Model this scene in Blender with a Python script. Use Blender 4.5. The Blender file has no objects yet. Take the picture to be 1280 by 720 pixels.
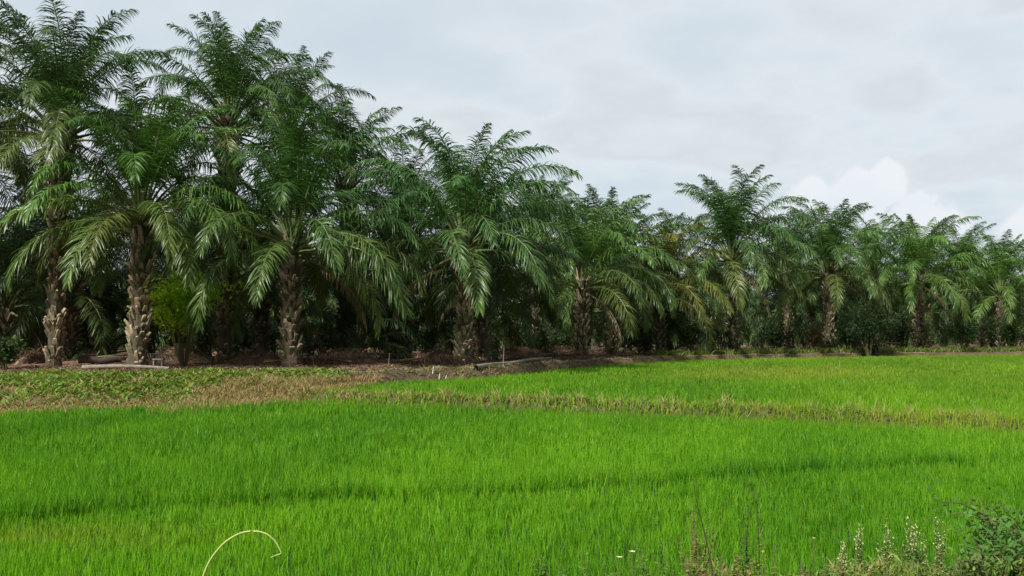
import bpy, math, random
import numpy as np
R = math.radians
rng = np.random.default_rng(7)
random.seed(7)
scene = bpy.context.scene
COL = scene.collection
F = 1100.0; CAM = np.array([0, 0, 1.6]); PITCH = math.atan(64/1100)

def at(px, py, d):
    """world point seen at photo pixel (1280x720) at ground depth d"""
    v = np.array([(px-640)/F, 1.0, (360-py)/F])
    c, s = math.cos(PITCH), math.sin(PITCH)
    w = np.array([v[0], v[1]*c-v[2]*s, v[1]*s+v[2]*c])
    return CAM + w*(d/w[1])

# ------------------------------------------------------------------ helpers
def tag(o, label=None, cat=None, group=None, kind=None):
    if label: o['label'] = label
    if cat: o['category'] = cat
    if group: o['group'] = group
    if kind: o['kind'] = kind
    return o

def empty(name, loc):
    o = bpy.data.objects.new(name, None); o.empty_display_size = .3
    o.location = loc; COL.objects.link(o); return o

def quads_mesh(name, V, Q, mats, midx=None, attrs=None, smooth=False):
    V = np.asarray(V, dtype=np.float32).reshape(-1, 3); Q = np.asarray(Q, dtype=np.int32).reshape(-1, 4)
    me = bpy.data.meshes.new(name)
    me.vertices.add(len(V)); me.vertices.foreach_set('co', V.ravel())
    me.loops.add(Q.size); me.loops.foreach_set('vertex_index', Q.ravel())
    me.polygons.add(len(Q))
    me.polygons.foreach_set('loop_start', np.arange(0, Q.size, 4, dtype=np.int32))
    try: me.polygons.foreach_set('loop_total', np.full(len(Q), 4, dtype=np.int32))
    except Exception: pass
    for m in (mats if isinstance(mats, (list, tuple)) else [mats]): me.materials.append(m)
    if midx is not None: me.polygons.foreach_set('material_index', np.asarray(midx, dtype=np.int32))
    me.polygons.foreach_set('use_smooth', np.full(len(Q), smooth, dtype=bool))
    if attrs:
        for k, a in attrs.items():
            a = np.asarray(a, dtype=np.float32)
            if a.ndim == 1:
                at_ = me.attributes.new(k, 'FLOAT', 'POINT'); at_.data.foreach_set('value', a)
            else:
                at_ = me.attributes.new(k, 'FLOAT_VECTOR', 'POINT'); at_.data.foreach_set('vector', a.ravel())
    me.update(calc_edges=True)
    return me

def obj(name, me, parent=None, loc=(0, 0, 0), rot=(0, 0, 0), scale=1.0):
    o = bpy.data.objects.new(name, me); COL.objects.link(o)
    o.parent = parent; o.location = loc; o.rotation_euler = rot
    o.scale = (scale,)*3 if np.isscalar(scale) else scale
    return o

class MB:
    """collects quads"""
    def __init__(s): s.V = []; s.Q = []; s.M = []; s.T = []; s.n = 0
    def add(s, V, Q, m=0, t=0.0):
        V = np.asarray(V, float).reshape(-1, 3); Q = np.asarray(Q, int).reshape(-1, 4)
        s.V.append(V); s.Q.append(Q+s.n); s.M.append(np.full(len(Q), m))
        s.T.append(np.broadcast_to(np.asarray(t, float), (len(V),))); s.n += len(V)
    def tube(s, pts, rad, sides=6, m=0, t=0.0, cap=True):
        pts = np.asarray(pts, float); k = len(pts)
        rad = np.broadcast_to(np.asarray(rad, float), (k,))
        tan = np.gradient(pts, axis=0); tan /= np.linalg.norm(tan, axis=1)[:, None]+1e-9
        ref = np.array([0, 0, 1.]) if abs(tan[0, 2]) < .8 else np.array([1., 0, 0])
        rings = []
        for i in range(k):
            a = np.cross(tan[i], ref); a /= np.linalg.norm(a)+1e-9; b = np.cross(tan[i], a)
            th = np.arange(sides)*2*math.pi/sides
            rings.append(pts[i]+rad[i]*(np.cos(th)[:, None]*a+np.sin(th)[:, None]*b))
        V = np.concatenate(rings); Q = []
        for i in range(k-1):
            for j in range(sides):
                a = i*sides+j; b = i*sides+(j+1) % sides
                Q.append((a, b, b+sides, a+sides))
        if cap and sides in (4, 6):
            for base in (0, (k-1)*sides):
                Q.append((base, base+1, base+2, base+3))
                if sides == 6: Q.append((base, base+3, base+4, base+5))
        s.add(V, Q, m, t)
    def box(s, c, size, rotz=0, m=0, t=0.0, tilt=0):
        c = np.asarray(c, float); h = np.asarray(size, float)/2
        V = np.array([[x, y, z] for x in (-1, 1) for y in (-1, 1) for z in (-1, 1)])*h
        ct, st = math.cos(tilt), math.sin(tilt)
        V = V @ np.array([[ct, 0, st], [0, 1, 0], [-st, 0, ct]])
        cz, sz = math.cos(rotz), math.sin(rotz)
        V = V @ np.array([[cz, sz, 0], [-sz, cz, 0], [0, 0, 1]])+c
        s.add(V, [(0, 1, 3, 2), (4, 6, 7, 5), (0, 4, 5, 1), (2, 3, 7, 6), (0, 2, 6, 4), (1, 5, 7, 3)], m, t)
    def mesh(s, name, mats, smooth=False):
        return quads_mesh(name, np.concatenate(s.V), np.concatenate(s.Q), mats, np.concatenate(s.M),
                          {'tint': np.concatenate(s.T)}, smooth)

# smooth pseudo noise from rotated sines
_ph = np.random.default_rng(3).uniform(0, 6.28, 64); _dr = np.random.default_rng(4).uniform(0, 6.28, 64)
def snoise(x, y, scale, k=0, n=6):
    r = 0
    for i in range(n):
        a = _dr[(k*7+i) % 64]; f = (1+.37*i)/scale
        r = r+np.sin((x*math.cos(a)+y*math.sin(a))*f*2.2+_ph[(k*5+i) % 64])*(1/(1+.25*i))
    return r/3.2

# ------------------------------------------------------------------ materials
def nt(name):
    m = bpy.data.materials.new(name); m.use_nodes = True
    n = m.node_tree; n.nodes.clear(); return m, n
def N(n, typ, **kw):
    x = n.nodes.new(typ)
    for k, v in kw.items(): setattr(x, k, v)
    return x
def math_node(n, op, a, b=None, clamp=False):
    x = N(n, 'ShaderNodeMath', operation=op); x.use_clamp = clamp
    for i, v in enumerate((a, b)):
        if v is None: continue
        if hasattr(v, 'links'): n.links.new(v, x.inputs[i])
        else: x.inputs[i].default_value = v
    return x.outputs[0]
def mixc(n, f, a, b, mode='MIX'):
    x = N(n, 'ShaderNodeMix', data_type='RGBA', blend_type=mode)
    for i, v in ((0, f), (6, a), (7, b)):
        if hasattr(v, 'links'): n.links.new(v, x.inputs[i])
        else: x.inputs[i].default_value = v if i == 0 else (*v, 1)
    return x.outputs[2]
def ramp(n, f, stops):
    x = N(n, 'ShaderNodeValToRGB'); e = x.color_ramp.elements
    while len(e) < len(stops): e.new(.5)
    for i, (p, c) in enumerate(stops): e[i].position = p; e[i].color = (*c, 1)
    n.links.new(f, x.inputs[0]); return x.outputs[0]
def noise(n, scale, detail=3, coord='Object', rough=.6):
    tc = N(n, 'ShaderNodeTexCoord'); x = N(n, 'ShaderNodeTexNoise')
    x.inputs['Scale'].default_value = scale; x.inputs['Detail'].default_value = detail
    x.inputs['Roughness'].default_value = rough
    n.links.new(tc.outputs[coord], x.inputs['Vector']); return x.outputs['Fac']

def leaf_shader(m, n, col, rough=.45, transl=.3, spec=.5, tcol=(1.25, 1.3, .6)):
    p = N(n, 'ShaderNodeBsdfPrincipled'); p.inputs['Roughness'].default_value = rough
    p.inputs['Specular IOR Level'].default_value = spec
    n.links.new(col, p.inputs['Base Color'])
    t = N(n, 'ShaderNodeBsdfTranslucent'); n.links.new(mixc(n, 1, col, tcol, 'MULTIPLY'), t.inputs[0])
    mx = N(n, 'ShaderNodeMixShader'); mx.inputs[0].default_value = transl
    n.links.new(p.outputs[0], mx.inputs[1]); n.links.new(t.outputs[0], mx.inputs[2])
    o = N(n, 'ShaderNodeOutputMaterial'); n.links.new(mx.outputs[0], o.inputs[0])

def attr(n, name, out='Fac'):
    a = N(n, 'ShaderNodeAttribute', attribute_name=name); return a.outputs[out]

# palm leaflets: colour of the frond (object colour) varied leaflet by leaflet
M_FROND, n = nt('palm_leaflet')
oi = N(n, 'ShaderNodeObjectInfo')
c = mixc(n, attr(n, 'tint'), (.72, .78, .80), (1.35, 1.25, 1.0))
c = mixc(n, 1, oi.outputs['Color'], c, 'MULTIPLY')
leaf_shader(M_FROND, n, c, .40, .2, .42)
M_RACHIS, n = nt('palm_rachis')
oi = N(n, 'ShaderNodeObjectInfo')
c = mixc(n, .5, oi.outputs['Color'], (.16, .17, .06))
p = N(n, 'ShaderNodeBsdfPrincipled'); p.inputs['Roughness'].default_value = .55; n.links.new(c, p.inputs['Base Color'])
n.links.new(p.outputs[0], N(n, 'ShaderNodeOutputMaterial').inputs[0])

M_TRUNK, n = nt('palm_bark')
f = noise(n, 5, 5)
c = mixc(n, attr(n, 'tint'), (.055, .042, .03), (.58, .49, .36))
c = mixc(n, 1, c, ramp(n, f, [(.3, (.45, .43, .38)), (.7, (1.3, 1.25, 1.15))]), 'MULTIPLY')
c = mixc(n, math_node(n, 'MULTIPLY', math_node(n, 'GREATER_THAN', noise(n, 3.2, 5), .54), .6), c, (.05, .07, .025))
p = N(n, 'ShaderNodeBsdfPrincipled'); p.inputs['Roughness'].default_value = .9; n.links.new(c, p.inputs['Base Color'])
n.links.new(p.outputs[0], N(n, 'ShaderNodeOutputMaterial').inputs[0])

def blade_mat(name, c0, c1, c2, rough=.5, transl=.35, tcol=(1.2, 1.25, .5)):
    """tint attribute 0..1 from c0 to c1, 'dry' attribute mixes c2 in"""
    m, n = nt(name)
    c = mixc(n, attr(n, 'tint'), c0, c1)
    c = mixc(n, attr(n, 'dry'), c, c2)
    leaf_shader(m, n, c, rough, transl, .3, tcol)
    return m
M_RICE = blade_mat('rice_blade', (.040, .20, .010), (.215, .48, .016), (.38, .37, .06), .5, .45)
M_DRY = blade_mat('dry_grass_blade', (.20, .14, .06), (.50, .40, .19), (.16, .33, .03), .8, .2)
M_WEED = blade_mat('weed_leaf', (.06, .14, .02), (.30, .44, .08), (.32, .22, .10), .5, .3)
M_LITTER = blade_mat('litter', (.07, .042, .025), (.30, .19, .12), (.45, .4, .3), .9, .0)

def plain(name, a, b, scale=8, rough=.85):
    m, n = nt(name)
    c = ramp(n, noise(n, scale, 5), [(.3, a), (.7, b)])
    p = N(n, 'ShaderNodeBsdfPrincipled'); p.inputs['Roughness'].default_value = rough
    n.links.new(c, p.inputs['Base Color'])
    n.links.new(p.outputs[0], N(n, 'ShaderNodeOutputMaterial').inputs[0]); return m
M_STEM = plain('weed_stem', (.07, .08, .025), (.14, .12, .05), 20)
M_TWIG = plain('twig_bark', (.03, .02, .012), (.08, .05, .03), 20)
M_WOOD = plain('weathered_wood', (.15, .13, .11), (.34, .31, .26), 10)
M_LOG = plain('dead_log', (.05, .035, .025), (.13, .095, .07), 5)
M_SACK = plain('white_sack', (.6, .6, .57), (.78, .77, .73), 6, .7)
M_STRAW = plain('pale_stalk', (.30, .42, .09), (.48, .52, .18), 12, .6)
M_CLOD = plain('mud_clod', (.045, .038, .018), (.15, .115, .06), 12)
M_PATH = plain('pale_dirt', (.10, .08, .055), (.34, .30, .23), 2.2)

M_GROUND, n = nt('ground_soil')
c = attr(n, 'soil', 'Vector')
c = mixc(n, 1, c, ramp(n, noise(n, 1.7, 8, rough=.7), [(.3, (.5, .5, .5)), (.7, (1.45, 1.4, 1.35))]), 'MULTIPLY')
c = mixc(n, 1, c, ramp(n, noise(n, 14, 4), [(.3, (.7, .7, .7)), (.7, (1.25, 1.25, 1.25))]), 'MULTIPLY')
p = N(n, 'ShaderNodeBsdfPrincipled'); p.inputs['Roughness'].default_value = .95; n.links.new(c, p.inputs['Base Color'])
bp = N(n, 'ShaderNodeBump'); bp.inputs['Strength'].default_value = .6; bp.inputs['Distance'].default_value = .06
n.links.new(noise(n, 9, 6), bp.inputs['Height']); n.links.new(bp.outputs[0], p.inputs['Normal'])
n.links.new(p.outputs[0], N(n, 'ShaderNodeOutputMaterial').inputs[0])

# ------------------------------------------------------------------ terrain
Kx = [-60, -30, -10.4, -6.3, -5, -4.2, -3.4, -1, 1.6, 4.6, 9.4, 15, 24, 39.6, 80]
Ky = [13, 15, 17.9, 20.3, 21.8, 24.5, 26, 29, 35, 41, 48, 52.5, 58, 66, 88]
Wx = [-60, -6.5, -4.2, 80]; Ww = [6.5, 5.6, 1.5, 1.3]
Bx = [-6, -4.6, 0, 2.6, 4.8, 8.1, 16, 60]; By = [22, 21.2, 19.1, 17.6, 16.4, 14, 10, -6]
Sx = [-12, -4.2, -2.5, 0, 1.3, 3.2, 5, 12]; Sy = [4.5, 7.2, 8.07, 8.4, 8.95, 9.8, 10.4, 12]
def K(x): return np.interp(x, Kx, Ky)+.12*np.sin(x*1.9)
def Kw(x): return np.interp(x, Wx, Ww)
def B(x): return np.interp(x, Bx, By)+.05*np.sin(x*2.7)
def S(x): return np.interp(x, Sx, Sy)+.35+.06*np.sin(x*3.1)+.04*np.sin(x*7.7)
def sst(t): t = np.clip(t, 0, 1); return t*t*(3-2*t)
def in_f2(x, y): return (x > -5.2) & (y > B(x)) & (y < K(x))
def H(x, y):
    x = np.asarray(x, float); y = np.asarray(y, float)
    z = np.where(y < S(x), -.20, 0.0)
    z = np.where((y < S(x)) & (y > S(x)-.22), -.26, z)
    z = np.where((x > -5.2) & (y > B(x)), .20+.15*np.clip((y-20)/35, 0, 1), z)
    bund = np.where(x > -5.2, .31*np.exp(-((y-B(x))/.26)**2)*(1+.12*snoise(x, y, .5, 3)), -1)
    t = (y-K(x))/Kw(x)
    bank = .66*sst(t)+np.where(t > 0, .05*snoise(x, y, .8, 1)*np.clip(t*2, 0, 1)+.16*snoise(x, y, 3, 2)*np.clip(t-1.6, 0, 1), 0)
    bank = np.where(t > 0, bank, -1)
    z = np.maximum(np.maximum(z, bund), bank)
    z = np.where(y < 3.6, np.maximum(z, -.20+.22*sst((3.6-y)/2)), z)
    return z
def Hs(x, y): return float(H(x, y))

def axis(lo, hi, step, far):
    core = np.arange(lo, hi, step); s = step; out = []; v = hi
    while v < far: out.append(v); s *= 1.35; v += s
    s = step; v = lo-step; neg = []
    while v > -far: neg.append(v); s *= 1.35; v -= s
    return np.concatenate([neg[::-1], core, out])
gx = axis(-24, 46, .22, 3000); gy = axis(2, 74, .2, 3000)
X, Y = np.meshgrid(gx, gy); Z = H(X, Y)
nx, ny = len(gx), len(gy)
idx = np.arange(nx*ny).reshape(ny, nx)
Q = np.stack([idx[:-1, :-1], idx[:-1, 1:], idx[1:, 1:], idx[1:, :-1]], -1).reshape(-1, 4)
t = (Y-K(X))/Kw(X)
soil = np.zeros((ny, nx, 3)); soil[:] = (.022, .065, .010)
bm = np.exp(-((Y-B(X))/.3)**2)*(X > -5.2)
soil = soil*(1-bm[..., None])+np.array([.10, .095, .03])*bm[..., None]
k = sst(t*6)[..., None]
bank_c = np.where((X < -4.6)[..., None], np.array([.17, .125, .065]), np.array([.12, .085, .05]))
soil = soil*(1-k)+bank_c*k
k2 = sst(t-1.0)[..., None]
soil = soil*(1-k2)+np.array([.27, .17, .115])*k2
ground = obj('ground', quads_mesh('ground', np.stack([X, Y, Z], -1), Q, M_GROUND, attrs={'soil': soil.reshape(-1, 3)}, smooth=True))
tag(ground, kind='structure')

# pale trodden path along the crest of the bank
def ribbon(name, xs, off0, off1, lift):
    V = []; 
    for i, x in enumerate(xs):
        w = .5+.5*math.sin(i*.35)*math.sin(i*.13+1)
        for j in range(5):
            o = off0+(off1-off0)*(w*.55+.45)*j/4
            y = K(x)+Kw(x)+o; V.append((x, y, Hs(x, y)+lift-(.05 if j in (0, 4) else 0)))
    Q = [(i*5+j, (i+1)*5+j, (i+1)*5+j+1, i*5+j+1) for i in range(len(xs)-1) for j in range(4)]
    return quads_mesh(name, V, Q, M_PATH, smooth=True)
tag(obj('path', ribbon('path', np.arange(-26, 30, .25), -.10, .12, .03)), kind='structure')

# ------------------------------------------------------------------ blades (rice, grass)
def blades(px, py, h, w, lean, seg, tint, dry, z=None, curl=1.0, r=rng):
    n_ = len(px); a = r.uniform(0, 6.283, n_); fa = r.uniform(0, 6.283, n_)
    z = H(px, py) if z is None else z
    V = np.empty((n_, seg+1, 2, 3), np.float32)
    for k in range(seg+1):
        t = k/seg; off = lean*h*t**(1+curl*.6)
        cx = px+np.cos(a)*off; cy = py+np.sin(a)*off; cz = z-.01+h*(t-.25*lean*t*t)
        ww = w*(1-.9*t**1.8)*(.7+.6*min(t*2, 1))/2
        for j, sg in ((0, -1), (1, 1)):
            V[:, k, j, 0] = cx+sg*np.cos(fa)*ww; V[:, k, j, 1] = cy+sg*np.sin(fa)*ww; V[:, k, j, 2] = cz
    base = (np.arange(n_)*(seg+1)*2)[:, None, None]
    q = np.array([[2*k, 2*k+1, 2*k+3, 2*k+2] for k in range(seg)])[None]
    Q = (base+q).reshape(-1, 4)
    rep = (seg+1)*2
    return V.reshape(-1, 3), Q, np.repeat(tint, rep), np.repeat(dry, rep)

def join_blades(name, parts, mat):
    Vs = []; Qs = []; T = []; D = []; n_ = 0
    for V, Q, t_, d_ in parts:
        Vs.append(V); Qs.append(Q+n_); T.append(t_); D.append(d_); n_ += len(V)
    return quads_mesh(name, np.concatenate(Vs), np.concatenate(Qs), mat, attrs={'tint': np.concatenate(T), 'dry': np.concatenate(D)})

def scatter(y0, y1, dens, m=.68, pad=2.0):
    half = m*y1+pad; n_ = int(2*half*(y1-y0)*dens)
    x = rng.uniform(-half, half, n_); y = rng.uniform(y0, y1, n_)
    k = np.abs(x) < m*y+pad
    return x[k], y[k]

front, mid, back = [], [], []
for (y0, y1, dens, nb, w0, seg) in ((3.6, 7, 360, 6, .0062, 3), (7, 11, 320, 6, .0078, 3), (11, 17, 170, 6, .0115, 3), (17, 30, 60, 5, .02, 2), (30, 72, 24, 5, .034, 2)):
    tx, ty = scatter(y0, y1, dens)
    near = ty < K(tx)-.05
    sdist = ty-S(tx); bd = np.abs(ty-B(tx)); f2 = in_f2(tx, ty)
    keep = near & ((tx < -5.2) | (bd > np.interp(tx, [0, 6, 12], [.09, .05, .0])+.07*rng.random(len(tx))))
    # furrow between the front strip and the main field
    keep &= ~((sdist > -.15) & (sdist < .02)) | (rng.random(len(tx)) < .10)
    # thin patches
    pn = snoise(tx, ty, 1.1, 5)
    keep &= ~((pn > 1.05) & (rng.random(len(tx)) < .4))
    keep &= ~((snoise(tx, ty, .13, 18) > .75) & (rng.random(len(tx)) < .45))
    tx, ty, f2, sdist = tx[keep], ty[keep], f2[keep], sdist[keep]
    hv = 1+.14*snoise(tx, ty, .55, 6)+.16*snoise(tx, ty, .16, 17)+.08*snoise(tx, ty, 2.3, 7)
    big = snoise(tx, ty, 6, 8)
    th = np.where(f2, .20, .235)*hv*rng.uniform(.85, 1.15, len(tx))
    th = np.where(sdist < 0, th*.72, th)
    wall = np.exp(-np.clip(sdist, 0, 9)/.16)*(sdist > 0)*np.clip(.75+.7*snoise(tx, ty, .9, 14), 0, 1)
    th = th*(1+.22*wall)
    tt = -.42*wall+.46+.12*snoise(tx, ty, .2, 19)+.16*snoise(tx, ty, 1.4, 9)+.26*big+.14*rng.standard_normal(len(tx))
    # riper, yellower growth towards the far right field
    yel = np.where(f2, .08+.26*np.clip((tx-4)/14, 0, 1)*(.6+.4*snoise(tx, ty*2.5, 5, 10)), .02)
    yel += .6*np.exp(-((tx-(.29*ty))/4.5)**2-((ty-33)/5)**2)*f2*(.5+.5*rng.random(len(tx)))
    edge = np.exp(-(np.abs(ty-B(tx))-.3)/.5)*(tx > -5.2)
    yel += .75*edge*rng.random(len(tx))
    yel += .35*np.exp(-((tx+4.0)/1.6)**2-((ty-6.9)/.35)**2)
    yel = np.clip(yel+.08*rng.standard_normal(len(tx)), 0, 1)
    for grp, sel in ((front, sdist < 0), (mid, (sdist >= 0) & ~f2), (back, f2)):
        if not sel.any(): continue
        X_, Y_ = np.repeat(tx[sel], nb), np.repeat(ty[sel], nb); n_ = len(X_)
        sp = .018 if y1 < 12 else .05
        X_ = X_+rng.normal(0, sp, n_); Y_ = Y_+rng.normal(0, sp, n_)
        h_ = np.repeat(th[sel], nb)*rng.uniform(.72, 1.06, n_)
        grp.append(blades(X_, Y_, h_, w0*rng.uniform(.7, 1.3, n_), rng.uniform(.05, .42, n_)**1.2, seg,
                          np.clip(np.repeat(tt[sel], nb)+.12*rng.standard_normal(n_), 0, 1), np.clip(np.repeat(yel[sel], nb), 0, 1)))
tag(obj('rice', join_blades('rice_front', front, M_RICE)), 'strip of young green rice in front of the furrow, nearest the viewer', 'rice', kind='stuff')
tag(obj('rice', join_blades('rice_mid', mid, M_RICE)), 'bright green young rice of the middle field, in front of the dry bund', 'rice', kind='stuff')
tag(obj('rice', join_blades('rice_back', back, M_RICE)), 'yellower green rice of the far field, between dry bund and palms', 'rice', kind='stuff')

# dry grass on the bund and at the end of the bank
parts = []
x = rng.uniform(-5.2, 20, 26000); y = B(x)+rng.normal(0, 1, len(x))*np.interp(x, [-4, -1], [.26, .10])
k = (rng.random(len(x)) < np.interp(x, [-2, 3, 9], [.6, .35, .12])+.4*snoise(x, y, 1.2, 11)); x, y = x[k], y[k]
parts.append(blades(x, y, rng.uniform(.05, .2, len(x)), rng.uniform(.01, .022, len(x)), rng.uniform(.2, 1.1, len(x)), 2,
                    rng.random(len(x)), (rng.random(len(x)) < np.interp(x, [-3, 3], [.4, .85]))*.9))
# taller tufts
cx = rng.uniform(-4, 11, 60); cy = B(cx)+rng.normal(0.1, .2, 60)
x = np.repeat(cx, 16)+rng.normal(0, .06, 960); y = np.repeat(cy, 16)+rng.normal(0, .06, 960)
parts.append(blades(x, y, rng.uniform(.18, .38, 960), np.full(960, .012), rng.uniform(.1, .7, 960), 2, rng.uniform(.5, 1, 960), rng.random(960)*.6))
x = rng.uniform(-7.4, -3.9, 15000); y = K(x)+rng.uniform(-.5, 1, len(x))*Kw(x)*.62
parts.append(blades(x, y, rng.uniform(.08, .30, len(x)), rng.uniform(.012, .022, len(x)), rng.uniform(.2, 1.2, len(x)), 2,
                    rng.random(len(x))**1.3, (rng.random(len(x)) < .06)*.7))
x = rng.uniform(-18, -6, 24000); y = K(x)+np.abs(rng.normal(0, .28, len(x)))*Kw(x)
parts.append(blades(x, y, rng.uniform(.03, .13, len(x)), rng.uniform(.012, .022, len(x)), rng.uniform(.3, 1.4, len(x)), 2,
                    rng.random(len(x))**1.3, (rng.random(len(x)) < .15)*.7))
tag(obj('dry_grass', join_blades('dry_grass', parts, M_DRY)), 'straw coloured dry grass along the bund and the foot of the bank', 'dry grass', kind='stuff')

# creeping weeds over the bank
parts = []
x = rng.uniform(-4.6, 30, 14000); y = K(x)+rng.uniform(0, 1.3, len(x))*Kw(x); k = rng.random(len(x)) < .5+.4*snoise(x, y, 1.5, 16); x, y = x[k], y[k]; n_ = len(x)
parts.append(blades(x, y, rng.uniform(.03, .16, n_), rng.uniform(.03, .06, n_), rng.uniform(.5, 2, n_), 2, rng.random(n_)*.7, (rng.random(n_) < .75)*.8))
x = rng.uniform(-20, -4.6, 60000); t = rng.uniform(.15, 1.06, len(x)); y = K(x)+t*Kw(x)
dens = np.clip(1.2-np.clip((x+9.5)/4, 0, 1)*.85, 0, 1)*np.clip((t-.22)*3, .06, 1)*(.55+.5*snoise(x, y, .9, 12))
k = rng.random(len(x)) < dens; x, y = x[k], y[k]; n_ = len(x)
parts.append(blades(x, y, rng.uniform(.05, .2, n_), rng.uniform(.035, .075, n_), rng.uniform(.5, 1.6, n_), 2, rng.random(n_)**1.2, (rng.random(n_) < .22)*.8))
x = rng.uniform(8, 60, 13000); y = K(x)+Kw(x)+rng.exponential(1.8, len(x)); n_ = len(x)
parts.append(blades(x, y, rng.uniform(.1, .5, n_), rng.uniform(.05, .09, n_), rng.uniform(.3, 1.2, n_), 2, rng.random(n_)*.25, (rng.random(n_) < .4)*.5))
tag(obj('ground_cover', join_blades('ground_cover', parts, M_WEED)), 'low creeping green weeds over the bank and under the right hand palms', 'weeds', kind='stuff')

# litter under the palms
x = rng.uniform(-34, 60, 90000); y = K(x)+Kw(x)+.5+rng.exponential(7, len(x)); n_ = len(x)
me = join_blades('leaf_litter', [blades(x, y, rng.uniform(.04, .22, n_), rng.uniform(.02, .05, n_), rng.uniform(1.5, 4, n_), 2, rng.random(n_)**1.5, (rng.random(n_) < .06)*.8)], M_LITTER)
tag(obj('leaf_litter', me), 'brown fallen leaf litter on the shaded plantation floor', 'leaf litter', kind='stuff')

# clods on the bund
mb = MB()
for i in range(230):
    x_ = random.uniform(-2, 9) if i % 3 else random.uniform(-5, 14); y_ = float(B(x_))-random.uniform(0, .24); r_ = random.uniform(.015, .045)
    if snoise(x_, y_, .7, 13) < -.1: continue
    mb.box((x_, y_, Hs(x_, y_)+r_*.4), (r_*random.uniform(1, 2.4), r_*1.3, r_*1.2), random.uniform(0, 3), tilt=random.uniform(-.5, .5))
tag(obj('mud_clods', mb.mesh('mud_clods', M_CLOD)), 'dark crumbled mud clods scattered along the bund', 'mud clods', kind='stuff')

# ------------------------------------------------------------------ palms
def frond_mesh(name, r, L, e0, bend, lmax=.95, n_=96, grav=.35, sway=.0, petiole=.2, wid=.041, fold=0.0, expo=1.35):
    mb = MB(); ns = 26
    s = np.linspace(0, 1, ns+1); e = e0-bend*s**expo
    az = sway*s**1.5
    d = np.stack([np.cos(e)*np.cos(az), np.cos(e)*np.sin(az), np.sin(e)], 1)
    P = np.concatenate([[[0, 0, 0]], np.cumsum((d[:-1]+d[1:])/2*L/ns, 0)])
    mb.tube(P[::2], np.interp(s[::2], [0, .12, .3, 1], [.085, .05, .034, .006]), 4, 1, .5)
    V = []; T = []
    for i in range(n_):
        for sd in (-1, 1):
            u = min(petiole+(1-petiole)*((i+r.uniform(-.3, .3))/(n_-1)), 1.0); u = max(u, petiole)
            p = np.array([np.interp(u, s, P[:, k]) for k in range(3)])
            tv = np.array([np.interp(u, s, d[:, k]) for k in range(3)]); tv /= np.linalg.norm(tv)
            S_ = np.cross([0, 0, 1.], tv); ns_ = np.linalg.norm(S_)
            S_ = S_/ns_ if ns_ > .05 else np.array([0, 1., 0]); Nn = np.cross(tv, S_)
            phi = r.choice([.5, .1, -.35])+r.normal(0, .12)-fold
            a = np.interp(u, [0, .5, 1], [1.25, 1.12, .6])+r.normal(0, .09)
            out = math.cos(phi)*S_*sd+math.sin(phi)*Nn
            dv = math.cos(a)*tv+math.sin(a)*out
            ll = lmax*np.interp(u, [petiole, .26, .45, .75, 1], [.35, .9, 1, .86, .36])*r.uniform(.85, 1.1)
            if r.random() < .03: ll *= .4
            g = grav*r.uniform(.6, 1.5); cur = p.copy(); K_ = 4; pts = [cur]; dirs = [dv]
            for k in range(K_):
                dd = dv+np.array([0, 0, -1])*g*(k+.3)*.55; dd /= np.linalg.norm(dd)
                cur = cur+dd*ll/K_; pts.append(cur); dirs.append(dd)
            tw = r.normal(0, .35)
            for k in range(K_+1):
                w = tv-np.dot(tv, dirs[k])*dirs[k]; wn = np.linalg.norm(w); w = w/wn if wn > .05 else S_
                w = w*math.cos(tw)+np.cross(dirs[k], w)*math.sin(tw)
                ww = wid*[.45, 1, .95, .6, .08][k]*.5
                V.append(pts[k]-w*ww); V.append(pts[k]+w*ww)
            T.append(np.full(10, np.clip(r.normal(.45, .25), 0, 1)))
    V = np.array(V); m_ = len(V)//10
    q = np.array([[2*k, 2*k+1, 2*k+3, 2*k+2] for k in range(4)])
    mb.add(V, (np.arange(m_)[:, None, None]*10+q[None]).reshape(-1, 4), 0, np.concatenate(T))
    return mb.mesh(name, [M_FROND, M_RACHIS])

NCL = 8; NV = 4
CL = []
for ci in range(NCL):
    t = ci/(NCL-1); row = []
    for v in range(NV):
        r = np.random.default_rng(100+ci*10+v)
        e0 = R(np.interp(t, [0, .3, .6, 1], [86, 77, 53, 8]))+r.normal(0, .05)
        bend = R(np.interp(t, [0, .3, .6, 1], [58, 92, 112, 98]))+r.normal(0, .14)
        row.append(frond_mesh('frond_%d_%d' % (ci, v), r, np.interp(t, [0, .2, .8, 1], [5.0, 5.8, 5.6, 4.9])*r.uniform(.95, 1.05), e0, bend,
                   expo=np.interp(t, [0, .5, 1], [2.1, 1.6, 1.3]), grav=np.interp(t, [0, .3, 1], [.6, .7, .65]), sway=r.normal(0, .22), lmax=np.interp(t, [0, .2, 1], [.78, .92, .95])))
    CL.append(row)
r = np.random.default_rng(55)
DRYF = [frond_mesh('dry_frond_%d' % v, r, 4.2, R(-22), R(62), lmax=.55, n_=44, grav=1.6, sway=r.normal(0, .15), wid=.032, fold=.6) for v in range(3)]
SPEAR = frond_mesh('spear', r, 3.6, R(89), R(8), lmax=.22, n_=40, grav=-.1, wid=.03)
FLATF = [frond_mesh('fallen_frond_%d' % v, r, 4.0, R(8), R(14), lmax=.6, n_=46, grav=.9, wid=.035) for v in range(3)]

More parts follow.
